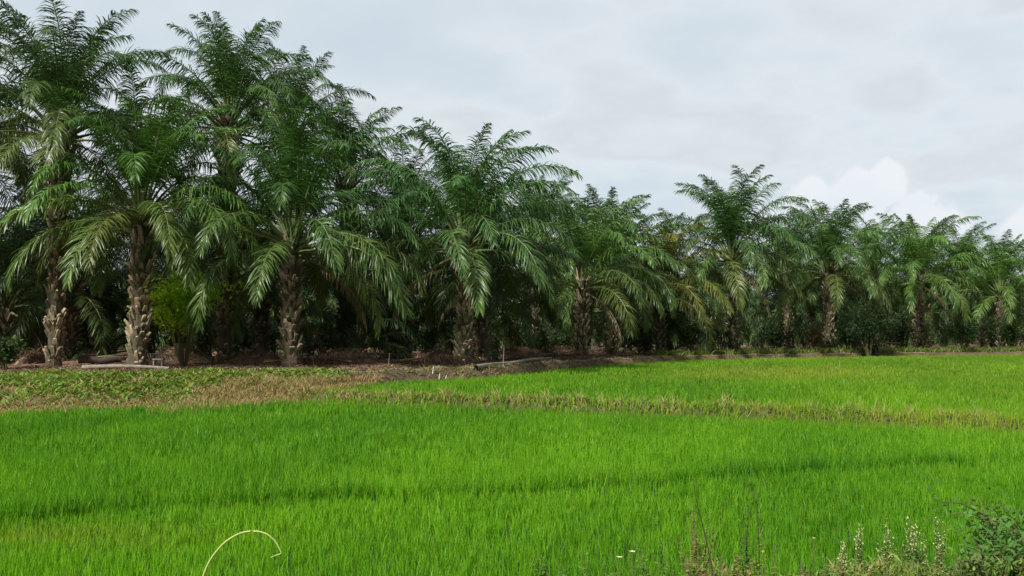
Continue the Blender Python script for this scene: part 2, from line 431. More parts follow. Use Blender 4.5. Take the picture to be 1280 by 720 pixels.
def trunk_mesh(name, seed, h, r0=.30, stub=1.0, tintb=.45):
    r = np.random.default_rng(seed); mb = MB()
    zz = np.linspace(-.15, h+.5, int(h*3)+4)
    bx, by = r.normal(0, .05, 2)
    ax = lambda z: (bx*math.sin(z*.5), by*math.sin(z*.6))
    pts = [(ax(z)[0], ax(z)[1], z) for z in zz]
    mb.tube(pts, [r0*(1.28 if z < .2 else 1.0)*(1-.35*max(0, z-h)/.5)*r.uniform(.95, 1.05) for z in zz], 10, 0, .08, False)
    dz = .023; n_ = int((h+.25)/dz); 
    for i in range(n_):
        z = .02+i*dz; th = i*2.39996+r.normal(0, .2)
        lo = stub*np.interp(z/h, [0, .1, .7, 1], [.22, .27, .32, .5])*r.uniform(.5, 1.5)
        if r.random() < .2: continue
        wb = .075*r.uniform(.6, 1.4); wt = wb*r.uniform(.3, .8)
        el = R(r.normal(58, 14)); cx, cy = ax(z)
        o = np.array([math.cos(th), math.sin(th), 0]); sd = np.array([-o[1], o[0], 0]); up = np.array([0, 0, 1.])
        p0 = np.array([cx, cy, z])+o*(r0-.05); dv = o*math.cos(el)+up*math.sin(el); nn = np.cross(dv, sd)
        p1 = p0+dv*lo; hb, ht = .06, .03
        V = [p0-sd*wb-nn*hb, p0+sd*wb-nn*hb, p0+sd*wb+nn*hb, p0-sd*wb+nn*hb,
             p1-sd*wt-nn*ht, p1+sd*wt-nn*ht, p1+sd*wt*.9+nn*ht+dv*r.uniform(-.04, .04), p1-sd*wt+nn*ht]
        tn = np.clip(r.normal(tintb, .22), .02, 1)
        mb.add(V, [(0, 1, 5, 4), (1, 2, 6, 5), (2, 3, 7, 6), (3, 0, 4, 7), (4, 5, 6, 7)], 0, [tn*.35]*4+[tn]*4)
    return mb.mesh(name, M_TRUNK)

def fern_mesh(name, seed, h0, h1, n_, r0=.38, L=.7):
    """epiphytic fern leaves sprouting from the leaf bases"""
    r = np.random.default_rng(seed); mb = MB()
    for i in range(n_):
        z = r.uniform(h0, h1); th = r.uniform(0, 6.283)
        o = np.array([math.cos(th), math.sin(th), 0]); sd = np.array([-o[1], o[0], 0])
        l_ = L*r.uniform(.5, 1.2); p = np.array([0, 0, z])+o*r0*.9; e = r.uniform(.3, 1.2); V = []
        for k in range(5):
            w = [.012, .05, .055, .035, .005][k]*r.uniform(.8, 1.2)
            V += [p-sd*w, p+sd*w]; p = p+(o*math.cos(e)+np.array([0, 0, math.sin(e)]))*l_/4; e -= r.uniform(.25, .6)
        mb.add(V, [(2*k, 2*k+1, 2*k+3, 2*k+2) for k in range(4)], 0, r.random())
    return mb.mesh(name, M_FERN)
M_FERN, n = nt('fern_leaf')
leaf_shader(M_FERN, n, mixc(n, attr(n, 'tint'), (.03, .07, .02), (.10, .18, .05)), .5, .25)

BACKTRUNK = [trunk_mesh('trunk_back_%d' % i, 900+i, 4.2+.5*i) for i in range(4)]

def palm(px, d, top=None, hub=None, size=1.0, nf=38, label='', group=None, seed=0, col=(.042, .088, .03), yel=.3, dry=3,
         loc=None, trunk=None, extra=(), ferns=None, r0=.265, tintb=.45, spin=None, name='oil_palm'):
    r = np.random.default_rng(1000+seed)
    if loc is None:
        p = at(px, 430, d); loc = (p[0], p[1])
    zg = Hs(*loc)
    if hub is None:
        zt = at(px, top, d)[2]; hub = max(zt-zg-5.15*size, 1.2)
    root = empty(name, (loc[0], loc[1], zg)); tag(root, label, 'palm tree', group)
    if trunk is None:
        obj('trunk', trunk_mesh('trunk', seed+50, hub, r0, tintb=tintb), root, rot=(r.normal(0, .015), r.normal(0, .015), r.uniform(0, 6)))
    else:
        tm, th = trunk; obj('trunk', tm, root, rot=(0, 0, r.uniform(0, 6)), scale=(1, 1, hub/th))
    a0 = r.uniform(0, 6.28) if spin is None else spin
    base = np.array(col)*(np.array([1., 1, 1]) if tuple(col) in (SHADEG, MIDG, LITE, OLIVE) else np.array([1.38, 1.45, .95]))
    old = np.array([.125, .15, .042])
    def put(me, az, t, sc, tilt, c):
        o = obj('frond', me, root)
        rr = .10+.16*t; zo = hub+.45-.75*t
        o.location = (math.cos(az)*rr, math.sin(az)*rr, zo)
        o.rotation_euler = (r.normal(0, .10), -tilt, az); o.scale = (sc,)*3
        o.color = (*np.clip(c, 0, 1), 1)
        return o
    for i in range(nf):
        t = (i+.5)/nf; t_ = t**.9
        ci = min(int(t_*NCL), NCL-1); me = CL[ci][r.integers(NV)]
        k = np.clip((t-.55)/.45, 0, 1)*yel*r.uniform(.4, 1.6)
        young = np.clip(1-t*4, 0, 1)*.25
        c = base*(1-k)+old*k; c = c*(1-young)+np.array([.07, .14, .03])*young
        put(me, a0+i*2.39996+r.normal(0, .1), t, size*r.uniform(.9, 1.06), r.normal(0, .06), c*r.uniform(.8, 1.2))
    for i in range(dry):
        o = put(DRYF[r.integers(3)], r.uniform(0, 6.28), 1.15, size*r.uniform(.7, 1), r.normal(0, .08), np.array([.17, .125, .07])*r.uniform(.6, 1.2))
        o['label'] = 'withered brown frond hanging against the trunk'
    for az, ci, sc, tilt in extra:
        put(CL[ci][r.integers(NV)], R(az), .9, sc, R(tilt), base*.7+old*.35)
    o = put(SPEAR, 0, 0, size, 0, np.array([.09, .16, .05]))
    if ferns:
        fo = obj('fern', fern_mesh('fern', seed, *ferns), root)
        fo['label'] = 'green fern growing out of the trunk'
    return root

SHADEG = (.036, .086, .026); MIDG = (.058, .135, .032); LITE = (.080, .178, .034); OLIVE = (.125, .150, .026)  # darkest green puts the shade of the inner rows into the frond colour
palm(68, 29, top=6, size=.86, seed=1, col=(.036, .074, .036), yel=.7, nf=40, dry=1, r0=.21, tintb=.6, label='tallest oil palm at the left, its slim pale-scarred trunk leftmost on the bank', group='front row oil palms', extra=[(235, 7, 1, 0), (300, 6, 1, 0)])
palm(172, 28.5, top=104, size=.86, seed=2, col=(.05, .115, .032), yel=.7, nf=40, dry=1, r0=.27, tintb=.75, label='oil palm with thick light brown trunk, second along the bank from the left', group='front row oil palms', extra=[(205, 7, .95, 0), (265, 7, .9, 0), (330, 6, 1, 0)])
palm(282, 33, top=24, size=.82, seed=3, col=MIDG, yel=.5, nf=40, dry=1, label='tall oil palm whose shaded trunk stands third from the left, crown top against sky', group='front row oil palms', extra=[(255, 6, 1, 0)])
palm(364, 29.5, top=132, size=.92, seed=4, col=(.040, .095, .036), yel=.6, nf=40, dry=1, tintb=.3, label='oil palm with one long frond drooping right almost to the ground', group='front row oil palms', extra=[(-22, 7, 1.1, 4), (-40, 6, 1.0, 0), (215, 7, .9, 0)])
palm(578, 33.5, top=152, size=.94, seed=5, col=(.042, .098, .042), yel=.4, nf=40, dry=1, tintb=.85, label='oil palm left of centre with broad rough trunk and upright feathery crown', group='front row oil palms', ferns=(.3, 3.2, 24, .4, .35))
palm(727, 44, top=232, size=.98, seed=6, col=(.052, .105, .034), yel=.8, nf=36, dry=1, tintb=1.0, label='oil palm right of centre with pale stubbed trunk beside the bend of the bank', group='front row oil palms')  # bark tint raised: sunlight on this trunk is put into its colour
palm(916, 55, top=212, size=1.12, seed=7, col=(.042, .095, .036), yel=.5, nf=40, dry=1, label='oil palm with star-like crown poking highest on the right, ferns covering its trunk', group='front row oil palms', ferns=(0, 3.4, 150, .42, .9))
palm(1037, 61, top=246, size=1.05, seed=8, col=MIDG, yel=.6, nf=40, dry=1, tintb=.35, label='oil palm with brown ragged trunk and dry skirt, just right of the star-crowned one', group='front row oil palms', ferns=(0, 1.8, 60, .42, .9))
palm(1150, 66, top=262, size=1.05, seed=9, col=LITE, yel=.5, nf=40, dry=1, label='light green oil palm with leafy climber at its trunk foot, second from the right', group='front row oil palms', ferns=(0, 2.2, 110, .42, .8))
palm(1252, 74, top=288, size=1.05, seed=10, col=LITE, yel=.4, nf=38, dry=1, label='bright green oil palm rightmost along the far edge of the field', group='front row oil palms')
# palms seen behind the front row
palm(-62, 31, top=18, size=.95, seed=11, col=SHADEG, yel=.5, nf=40, dry=1, label='oil palm cut off by the left edge, only its right fronds showing', group='oil palms of the inner rows')
palm(8, 37, top=235, size=.95, seed=12, col=SHADEG, yel=.3, nf=34, dry=1, label='dark low oil palm at the left edge behind the leafy bush', group='oil palms of the inner rows')
palm(362, 38, top=66, size=.74, seed=13, col=SHADEG, yel=.3, nf=32, dry=1, label='tall oil palm rising behind the palm with the long drooping frond', group='oil palms of the inner rows')
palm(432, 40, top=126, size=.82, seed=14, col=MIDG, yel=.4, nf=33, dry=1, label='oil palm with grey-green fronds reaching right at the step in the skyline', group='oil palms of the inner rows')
palm(506, 42, top=184, size=.85, seed=15, col=SHADEG, yel=.3, nf=36, dry=1, label='oil palm filling the gap left of the upright feathery crown', group='oil palms of the inner rows')
palm(604, 38, top=215, size=.85, seed=16, col=SHADEG, yel=.4, nf=34, dry=1, tintb=.3, label='oil palm whose trunk stands close behind the broad trunk left of centre', group='oil palms of the inner rows')
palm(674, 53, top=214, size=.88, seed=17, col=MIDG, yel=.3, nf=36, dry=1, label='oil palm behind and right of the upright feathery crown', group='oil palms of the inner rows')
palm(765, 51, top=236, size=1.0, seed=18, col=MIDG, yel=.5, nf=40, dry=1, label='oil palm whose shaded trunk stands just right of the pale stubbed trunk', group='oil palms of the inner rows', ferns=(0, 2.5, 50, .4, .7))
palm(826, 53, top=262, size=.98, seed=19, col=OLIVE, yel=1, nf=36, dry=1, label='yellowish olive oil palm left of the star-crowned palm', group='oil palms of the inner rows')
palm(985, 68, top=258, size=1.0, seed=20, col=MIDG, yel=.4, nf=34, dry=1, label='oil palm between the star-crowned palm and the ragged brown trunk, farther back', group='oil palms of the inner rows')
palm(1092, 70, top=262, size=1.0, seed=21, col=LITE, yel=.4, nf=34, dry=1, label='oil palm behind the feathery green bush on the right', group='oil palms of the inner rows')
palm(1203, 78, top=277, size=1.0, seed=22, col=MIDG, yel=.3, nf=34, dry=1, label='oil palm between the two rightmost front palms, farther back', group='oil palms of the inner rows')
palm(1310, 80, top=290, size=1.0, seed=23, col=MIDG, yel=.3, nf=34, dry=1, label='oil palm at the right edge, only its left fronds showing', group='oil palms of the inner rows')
palm(222, 42, top=225, size=1.0, seed=24, col=SHADEG, yel=.3, nf=36, dry=1, label='oil palm behind the light green tree, between second and third trunk', group='oil palms of the inner rows')
palm(128, 38, hub=.5, size=.75, seed=25, col=SHADEG, yel=.3, nf=22, dry=1, label='young oil palm fanning from the ground between the two leftmost trunks', group='young oil palms')
palm(445, 39, hub=.6, size=.7, seed=26, col=SHADEG, yel=.3, nf=22, dry=1, label='young oil palm in deep shade behind the drooping frond', group='young oil palms')
palm(838, 55, hub=.5, size=.8, seed=27, col=SHADEG, yel=.3, nf=22, dry=1, label='young oil palm growing in shade left of the fern-covered trunk', group='young oil palms')

# inner rows of the plantation
k = 0
LAB = ['oil palm in the deep shade of the inner rows, left part of the plantation',
       'oil palm in the deep shade of the inner rows, middle part of the plantation',
       'oil palm in the deep shade of the inner rows, right part of the plantation']
for row in range(7):
    off = 13+row*7.4
    for x in np.arange(-50, 78, 8.0):
        x_ = x+(row % 2)*4.3+random.uniform(-.8, .8)
        y_ = float(np.interp(x_, Kx, Ky))+float(Kw(x_))+off*1.0+random.uniform(-.8, .8)
        if abs(x_)/y_ > .80: continue
        if row > 3 and (x_/y_ > .5): continue
        sx = 640+F*x_/y_
        hub = random.uniform(2.7, 3.6) if row < 2 else random.uniform(2.2, 3.0) if row < 4 else random.uniform(1.6, 2.4)
        i = k % 4; k += 1
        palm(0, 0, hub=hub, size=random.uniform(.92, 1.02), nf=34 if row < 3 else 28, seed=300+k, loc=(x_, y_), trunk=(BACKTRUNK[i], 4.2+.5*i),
             col=random.choice([SHADEG, MIDG, SHADEG]), yel=.3, dry=1, label=LAB[0 if sx < 480 else 1 if sx < 860 else 2], group='oil palms of the inner rows')
x = rng.uniform(-85, 85, 42000); dd = rng.uniform(54, 62, len(x)); y = np.interp(x, Kx, Ky)+dd; hz = rng.beta(1.3, 1.3, len(x))*(3.6+.8*snoise(x, y, 5, 15))
me = join_blades('thicket', [blades(x, y, rng.uniform(.5, 1.1, len(x)), rng.uniform(.14, .3, len(x)), rng.uniform(.6, 1.6, len(x)), 2, rng.random(len(x))*.1, rng.random(len(x))*.05, z=H(x, y)+hz)], M_WEED)
tag(obj('thicket', me), 'dark dense thicket closing the far end of the plantation behind the rows', 'thicket', kind='stuff')
print('inner palms', k)

# ------------------------------------------------------------------ shrubs and trees below the palms
def leafy(name, label, cat, px, d, top, width, col, nleaf=1500, leaf=(.12, .05), seed=0, group=None, base_y=None, droop=.3, stems=7, clump=14, tr=.3, zmin=0., loc=None, h=None):
    r = np.random.default_rng(seed)
    if loc is None: p = at(px, 430, d); loc = (p[0], p[1])
    zg = Hs(*loc)
    if h is None: h = at(px, top, d)[2]-zg
    root = empty(name, (loc[0], loc[1], zg)); tag(root, label, cat, group)
    m, n = nt(name+'_leaf'); c0 = np.array(col)
    leaf_shader(m, n, mixc(n, attr(n, 'tint'), tuple(c0*.55), tuple(np.clip(c0*1.6, 0, 1))), .6, tr, .2)
    sm = MB(); tips = []
    for i in range(stems):
        a = r.uniform(0, 6.28); rad = width*.5*r.uniform(.2, .85); hh = h*r.uniform(.6, .97)
        e = np.array([math.cos(a)*rad, math.sin(a)*rad, hh])
        pts = [np.array([math.cos(a)*.05, math.sin(a)*.05, -.05]), e*np.array([.35, .35, .45]), e*np.array([.75, .75, .8]), e]
        sm.tube(pts, np.array([.035, .026, .016, .006])*max(h/3, .4), 6)
        for q in range(5):
            u = r.uniform(.3, 1); pp = np.array([np.interp(u, [0, .4, .8, 1], [x[k] for x in pts]) for k in range(3)])
            tips.append(pp)
            pe = pp+np.array([r.normal(0, .2), r.normal(0, .2), r.uniform(0, .15)])*width
            sm.tube([pp, (pp+pe)/2+np.array([0, 0, .03]), pe], np.array([.012, .008, .003])*max(h/3, .4), 4, 0, 0, False); tips.append(pe)
    obj('stem', sm.mesh('stem', M_STEM), root)
    fm = MB(); tips = np.array(tips)
    cidx = r.integers(0, len(tips), nleaf); cen = tips[cidx]+r.normal(0, 1, (nleaf, 3))*np.array([.09, .09, .07])*width
    cen[:, 2] = np.abs(cen[:, 2])+.02; cen[:, 2] = zmin*h+cen[:, 2]*(1-zmin)
    a = r.uniform(0, 6.28, nleaf); el = r.normal(-droop, .5, nleaf)
    dv = np.stack([np.cos(a)*np.cos(el), np.sin(a)*np.cos(el), np.sin(el)], 1); sd = np.stack([-np.sin(a), np.cos(a), r.normal(0, .3, nleaf)], 1)
    ll = leaf[0]*r.uniform(.6, 1.3, (nleaf, 1)); ww = leaf[1]*r.uniform(.6, 1.3, (nleaf, 1))*.5
    V = np.stack([cen-dv*ll*.5, cen+sd*ww, cen+dv*ll*.5, cen-sd*ww], 1).reshape(-1, 3)
    ct = r.uniform(0, 1, len(tips))
    fm.add(V, np.arange(nleaf*4).reshape(-1, 4), 0, np.repeat(np.clip(ct[cidx]*.6+r.uniform(0, .4, nleaf), 0, 1), 4))
    obj('foliage', fm.mesh('foliage', m), root)
    return root
leafy('broadleaf_tree', 'bright yellow-green leafy tree between the second and third trunks from the left', 'tree', 230, 30.2, 326, 2.9, (.42, .66, .06), 4200, (.20, .07), 1, stems=9, tr=.55, zmin=.16)
leafy('bush', 'leafy green bush at the foot of the palms on the far left edge', 'bush', 6, 27, 420, 1.2, (.07, .13, .05), 900, (.14, .07), 2)
leafy('bush', 'soft feathery mid green bush left of the leafy trunk foot on the right', 'bush', 1086, 58, 372, 4.0, (.035, .075, .03), 7000, (.22, .05), 3, stems=12)
leafy('bush', 'low dark green bush between the two rightmost front palms', 'bush', 1205, 68, 395, 3.6, (.04, .085, .03), 4500, (.24, .06), 4, stems=10)
leafy('bush', 'dark green bush left of the fern-covered trunk', 'bush', 862, 53, 392, 2.6, (.035, .07, .025), 2600, (.2, .05), 5)
leafy('bush', 'small round greyish green bush right of the ragged brown trunk foot', 'bush', 1091, 58.5, 425, 1.5, (.09, .11, .06), 1200, (.16, .05), 6)
leafy('bush', 'low green bush at the right edge below the rightmost palm', 'bush', 1262, 72, 400, 3.4, (.045, .09, .03), 3800, (.24, .06), 7)
leafy('bush', 'dark shaded shrub behind the leftmost two trunks', 'bush', 112, 40, 350, 2.6, (.05, .075, .025), 2400, (.2, .06), 8)
leafy('bush', 'brownish green scrub at the left foot of the ragged brown trunk', 'bush', 1016, 60, 408, 1.8, (.10, .09, .045), 1500, (.22, .05), 9)
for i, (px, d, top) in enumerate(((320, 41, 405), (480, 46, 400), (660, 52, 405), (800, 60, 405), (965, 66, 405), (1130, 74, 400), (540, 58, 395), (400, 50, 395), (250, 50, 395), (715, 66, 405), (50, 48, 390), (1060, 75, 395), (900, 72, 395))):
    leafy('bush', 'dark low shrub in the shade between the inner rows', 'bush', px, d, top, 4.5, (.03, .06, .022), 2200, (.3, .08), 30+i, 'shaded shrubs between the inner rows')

# ------------------------------------------------------------------ things lying about under the palms
def gp(px, d, dz=0): p = at(px, 430, d); return np.array([p[0], p[1], Hs(p[0], p[1])+dz])
for i, (px, d, az, lab) in enumerate(((330, 31, 20, 'withered frond lying between the third and fourth trunks'), (440, 31, 165, 'brown frond lying right of the long drooping frond'),
        (500, 33, 10, 'thin pale frond rib lying in shade left of the broad trunk'), (655, 40, 200, 'dry frond heaped on soil left of the pale stubbed trunk'), (300, 36, 190, 'dead frond in shade behind the third trunk'),
        (415, 36, 30, 'fallen frond in deep shade near the young palm'), (110, 33, 10, 'fallen frond on brown soil between the two leftmost trunks'), (680, 42, 30, 'fallen frond nearest the pale stubbed trunk'))):
    o = obj('fallen_frond', FLATF[i % 3], None, gp(px, d, .12), (random.uniform(-.1, .1), 0, R(az)), .8)
    o.color = (.16*random.uniform(.6, 1.3), .115, .075, 1); tag(o, lab, 'fallen frond', 'dead fronds lying under the palms')
mb = MB(); a, b = gp(98, 29.6, .22), gp(152, 30.2, .24)
mb.tube([a+(b-a)*t+np.array([0, 0, .03*math.sin(t*9)]) for t in np.linspace(0, 1, 9)], [.13, .15, .14, .15, .13, .14, .13, .12, .11], 10)
o = obj('fallen_log', mb.mesh('fallen_log', M_LOG, True)); tag(o, 'dark fallen log lying on the bank between the two leftmost trunks', 'log')
mb = MB(); a, b = gp(595, 29.8, .10), gp(688, 38.5, .14)
mb.tube([a+(b-a)*t+np.array([.04*math.sin(t*7), 0, .02*math.sin(t*11)]) for t in np.linspace(0, 1, 12)], np.linspace(.085, .05, 12), 8)
o = obj('pole', mb.mesh('pole', M_WOOD, True)); tag(o, 'long pale pole lying on the bank right of the broad trunk', 'pole')
mb = MB(); a, b = gp(104, 26.6, .07), gp(212, 26.9, .05)
mb.tube([a+(b-a)*t+np.array([0, 0, .05*math.sin(t*3.1)]) for t in np.linspace(0, 1, 12)], np.linspace(.07, .05, 12), 8)
o = obj('pole', mb.mesh('pole', M_WOOD, True)); tag(o, 'pale weathered pole lying on the bank below the second trunk', 'pole')
# heaps of brown debris
M_HEAP = plain('debris', (.14, .09, .055), (.42, .27, .18), 6)
for i, (px, d, wx, hh, lab) in enumerate(((120, 36, 2.4, .62, 'reddish brown soil heap between the two leftmost trunks'), (45, 34, 1.4, .5, 'low brown soil heap just left of the leftmost trunk'), (225, 35, 2.2, .62, 'brown debris heap right of the second trunk'),
        (318, 32, 2.2, .48, 'heap of cut fronds between the third and fourth trunks'), (428, 33, 3.0, .5, 'wide heap of dead fronds right of the fourth trunk'), (655, 43, 3.6, .6, 'broad brown heap left of the pale stubbed trunk'), (545, 38, 2.2, .45, 'dark debris heap left of the broad rough trunk'), (700, 50, 3.0, .5, 'distant brown heap behind the pale stubbed trunk'))):
    r = np.random.default_rng(60+i); root = empty('debris_heap', gp(px, d)); tag(root, lab, 'debris heap', 'heaps of debris under the palms')
    V = []
    for a in range(9):
        for b in range(24):
            q = a/8*1.05; th = b*math.pi/12; V.append((q*math.cos(th)*wx/2*(1+.12*math.sin(3*th+i)), q*math.sin(th)*.8, hh*max(0, (math.cos(q*math.pi/2)**.8 if q < 1 else 0))*(1+.15*math.sin(5*th+a)*q)-.03))
    Q = [(a*24+b, a*24+(b+1) % 24, (a+1)*24+(b+1) % 24, (a+1)*24+b) for a in range(8) for b in range(24)]
    obj('mound', quads_mesh('mound', V, Q, M_HEAP, smooth=True), root)
    nn = 700; q = np.sqrt(r.random(nn)); th = r.uniform(0, 6.28, nn); bx_ = q*np.cos(th)*wx/2; by_ = q*np.sin(th)*.8
    me = join_blades('debris', [blades(bx_, by_, r.uniform(.06, .3, nn), r.uniform(.015, .035, nn), r.uniform(.8, 3, nn), 2, r.random(nn), (r.random(nn) < .1)*.6, z=hh*np.cos(q*math.pi/2)**.8, r=r)], M_LITTER)
    obj('debris', me, root)
# small bench
p = gp(199, 27.8); root = empty('wooden_bench', p); tag(root, 'small low weathered wooden bench right of the second trunk', 'bench')
mb = MB(); mb.box((0, 0, .33), (.32, .22, .04)); obj('seat', mb.mesh('seat', M_WOOD), root)
for sx in (-1, 1):
    mb = MB(); mb.box((sx*.13, 0, .15), (.035, .18, .31)); obj('leg', mb.mesh('leg', M_WOOD), root)
# stakes
for px, d, hh, lab in ((392, 30, .5, 'short grey stake right of the fourth trunk'), (486, 30.5, .42, 'short grey stake standing in shade on the open bank'), (629, 32, .62, 'grey stake just right of the broad trunk'),
                       (541, 28.2, .22, 'little white peg on bank edge, left one'), (549, 28.2, .17, 'little white peg on bank edge, middle one'), (557, 28.2, .22, 'little white peg on bank edge, right one'), (1048, 34, .5, 'thin pale stake standing alone in the far field')):
    p = gp(px, d); mb = MB(); mb.tube([p+np.array([0, 0, -.05]), p+np.array([.01, 0, hh*.5]), p+np.array([.03, 0, hh])], [.016, .014, .012], 6)
    o = obj('stake', mb.mesh('stake', M_SACK if 'white' in lab else M_WOOD)); tag(o, lab, 'stake')
# sacks
def sack(px, d, rz, lab, dz=0):
    V = []; u = np.linspace(0, math.pi, 9)
    for i, a in enumerate(u):
        for j in range(12):
            b = j*math.pi/6
            V.append((math.cos(a)*.33*(1+.05*math.cos(3*b)), math.sin(a)**.6*math.cos(b)*.2, .11+math.sin(a)**.6*math.sin(b)*.11+.01*math.sin(5*b+i)))
    Q = [(i*12+j, i*12+(j+1) % 12, (i+1)*12+(j+1) % 12, (i+1)*12+j) for i in range(8) for j in range(12)]
    o = obj('sack', quads_mesh('sack', V, Q, M_SACK, smooth=True), None, gp(px, d, dz), (0, 0, rz)); tag(o, lab, 'sack')
sack(499, 46, .2, 'white sack on the ground in the gap between trunks'); sack(499.5, 46.0, .5, 'white sack lying on top of another sack', .21)
sack(513, 49, -.3, 'white sack lying alone right of the stacked pair')

# ------------------------------------------------------------------ foreground weeds
def stalk(pix, d, rad, name, label, cat, mat=M_STRAW):
    pts = np.array([at(x, y, dd) for (x, y), dd in zip(pix, np.broadcast_to(d, (len(pix),)))])
    t = np.linspace(0, 1, len(pts)); tt = np.linspace(0, 1, len(pts)*3)
    pts = np.stack([np.interp(tt, t, pts[:, k]) for k in range(3)], 1)
    pts[1:-1] = (pts[:-2]+pts[1:-1]*2+pts[2:])/4
    mb = MB(); mb.tube(pts, np.linspace(rad[0], rad[1], len(pts)), 6)
    o = obj(name, mb.mesh(name, mat, True)); return tag(o, label, cat)
g0 = at(240, 760, 3.6)
stalk([(232, 905), (242, 790), (253, 720), (264, 697), (281, 677), (300, 666), (318, 663), (334, 667), (345, 677), (351, 689), (352, 692), (345, 694), (338, 697)], 3.9, (.006, .0022),
      'grass_stalk', 'pale bent grass stalk arching over in the left foreground', 'grass stalk')

def weed(px, d, top, seed, label, col, leafn=60, leafl=.05, lean=.0, flower=None, branches=3, cat='weed', group='weeds in the foreground', wide=.12, stemmat=M_STEM):
    r = np.random.default_rng(seed); p = at(px, 430, d); z0 = Hs(p[0], p[1]); h = at(px, top, d)[2]-z0
    root = empty('weed', (p[0], p[1], z0)); tag(root, label, cat, group)
    m, n = nt('weed_leaf_kind'); c0 = np.array(col)
    leaf_shader(m, n, mixc(n, attr(n, 'tint'), tuple(c0*.5), tuple(np.clip(c0*1.5, 0, 1))), .6, .35, .2)
    sm, fm, fl = MB(), MB(), MB()
    main = np.array([[0, 0, -.02], [lean*.3, .01, h*.35], [lean*.7, 0, h*.7], [lean, 0, h]])
    lines = [(main, 1.0)]
    for b in range(branches):
        u = r.uniform(.25, .7); q = np.array([np.interp(u*h, main[:, 2], main[:, k]) for k in range(3)])
        a = r.uniform(0, 6.28); w = wide*r.uniform(.5, 1.2); e = q+np.array([math.cos(a)*w, math.sin(a)*w, h*(1-u)*r.uniform(.5, .95)])
        lines.append((np.array([q, q*.5+e*.5+np.array([math.cos(a)*w*.2, math.sin(a)*w*.2, 0]), e]), .6))
    for L_, s_ in lines:
        sm.tube(L_, np.linspace(.005, .0015, len(L_))*s_, 5, 0, 0, False)
        cum = np.linspace(0, 1, len(L_)); nl = int(leafn*s_)
        for i in range(nl):
            u = (i+.5)/nl; q = np.array([np.interp(u, cum, L_[:, k]) for k in range(3)]); a = i*2.4+r.normal(0, .3)
            l_ = leafl*(1-.55*u)*r.uniform(.6, 1.2); o = np.array([math.cos(a), math.sin(a), r.uniform(-.3, .5)]); sd = np.array([-o[1], o[0], 0])*.3
            fm.add([q, q+o*l_*.5+sd*l_, q+o*l_, q+o*l_*.5-sd*l_], [(0, 1, 2, 3)], 0, r.random())
            if flower and u > .45 and r.random() < .5:
                for _ in range(2):
                    c = q+r.normal(0, .008, 3); a2 = r.uniform(0, 3); w_ = .0042*r.uniform(.7, 1.3); x1 = np.array([math.cos(a2), math.sin(a2), .2])*w_; x2 = np.array([0, .3, 1])*w_
                    fm.add([c-x1, c+x2, c+x1, c-x2], [(0, 1, 2, 3)], 1)
    obj('stem', sm.mesh('stem', stemmat), root); obj('leaves', fm.mesh('leaves', [m, flower] if flower else m), root)
    return root
M_SEED = plain('pale_seed_heads', (.32, .38, .14), (.5, .54, .28), 30)
M_FLOW = plain('cream_petals', (.55, .58, .3), (.7, .7, .45), 30)
GR = (.12, .25, .03); BR = (.30, .24, .09); YG = (.22, .30, .08)
weed(872, 4.4, 636, 1, 'reddish brown seeding weed in the right-centre foreground', BR, 110, .032, -.03, None, 8, wide=.09)
weed(925, 4.4, 600, 2, 'tall thin green weed, left of a pair with beaded leaves', (.07, .15, .03), 70, .04, .03, None, 2, wide=.03)
weed(948, 4.5, 612, 3, 'thin green weed, right of a pair with beaded leaves', (.08, .17, .035), 60, .04, -.02, None, 2, wide=.03)
for i, (px, top, lab) in enumerate(((1045, 675, 'short pale-headed weed, leftmost of the pale clump'), (1072, 655, 'pale-headed weed second from left in the pale clump'), (1097, 648, 'slim pale-headed weed third in the pale clump'), (1125, 645, 'pale-headed weed in the middle of the clump with yellow flowers'),
        (1146, 660, 'shorter pale-headed weed right of the middle of the clump'), (1166, 645, 'tallest pale-headed weed at the right end of the clump'))):
    weed(px, 4.5+.06*i, top, 10+i, lab, YG, 90, .035, random.uniform(-.03, .03), M_SEED, 4, wide=.05)
for i, (px, top, c) in enumerate(((735, 690, GR), (700, 700, GR), (830, 680, GR), (900, 690, BR), (960, 680, BR), (985, 700, GR), (1010, 705, YG), (1060, 700, BR), (1110, 695, YG), (1180, 690, YG), (850, 700, BR), (940, 705, YG), (1140, 700, GR), (770, 705, GR))):
    weed(px, 4.2+.05*(i % 4), top, 40+i, 'low scrubby weed along the bottom edge of the foreground', c, 60, .05, random.uniform(-.05, .05), None, 8, wide=.16, group='low weeds at the bottom edge')
stalk([(898, 800), (892, 720), (886, 690), (878, 655), (870, 625), (866, 598)], 4.0, (.0045, .0012), 'dead_twig', 'thin dark dead twig leaning left among the foreground weeds', 'twig', M_TWIG)
for px, py, lab in ((774, 697, 'small cream flower low in the foreground, lower left one'), (790, 690, 'small cream flower low in the foreground, upper right one'), (1017, 673, 'tiny pale flower left of the pale-headed weeds')):
    p = at(px, py, 4.2); z0 = Hs(p[0], p[1]); root = empty('wildflower', (p[0], p[1], z0)); tag(root, lab, 'flower')
    mb = MB(); mb.tube([(0, 0, 0), (.01, 0, (p[2]-z0)*.5), (0, 0, p[2]-z0)], [.003, .002, .0015], 5); obj('stem', mb.mesh('stem', M_STEM), root)
    mb = MB()
    for q in range(5):
        a = q*1.257; o = np.array([math.cos(a), math.sin(a)*.7, .3])*(.016 if px < 1000 else .009); sd = np.array([-math.sin(a), math.cos(a), .1])*(.009 if px < 1000 else .005); c = np.array([0, 0, p[2]-z0])
        mb.add([c, c+o*.6+sd, c+o, c+o*.6-sd], [(0, 1, 2, 3)])
    obj('petals', mb.mesh('petals', M_FLOW), root)
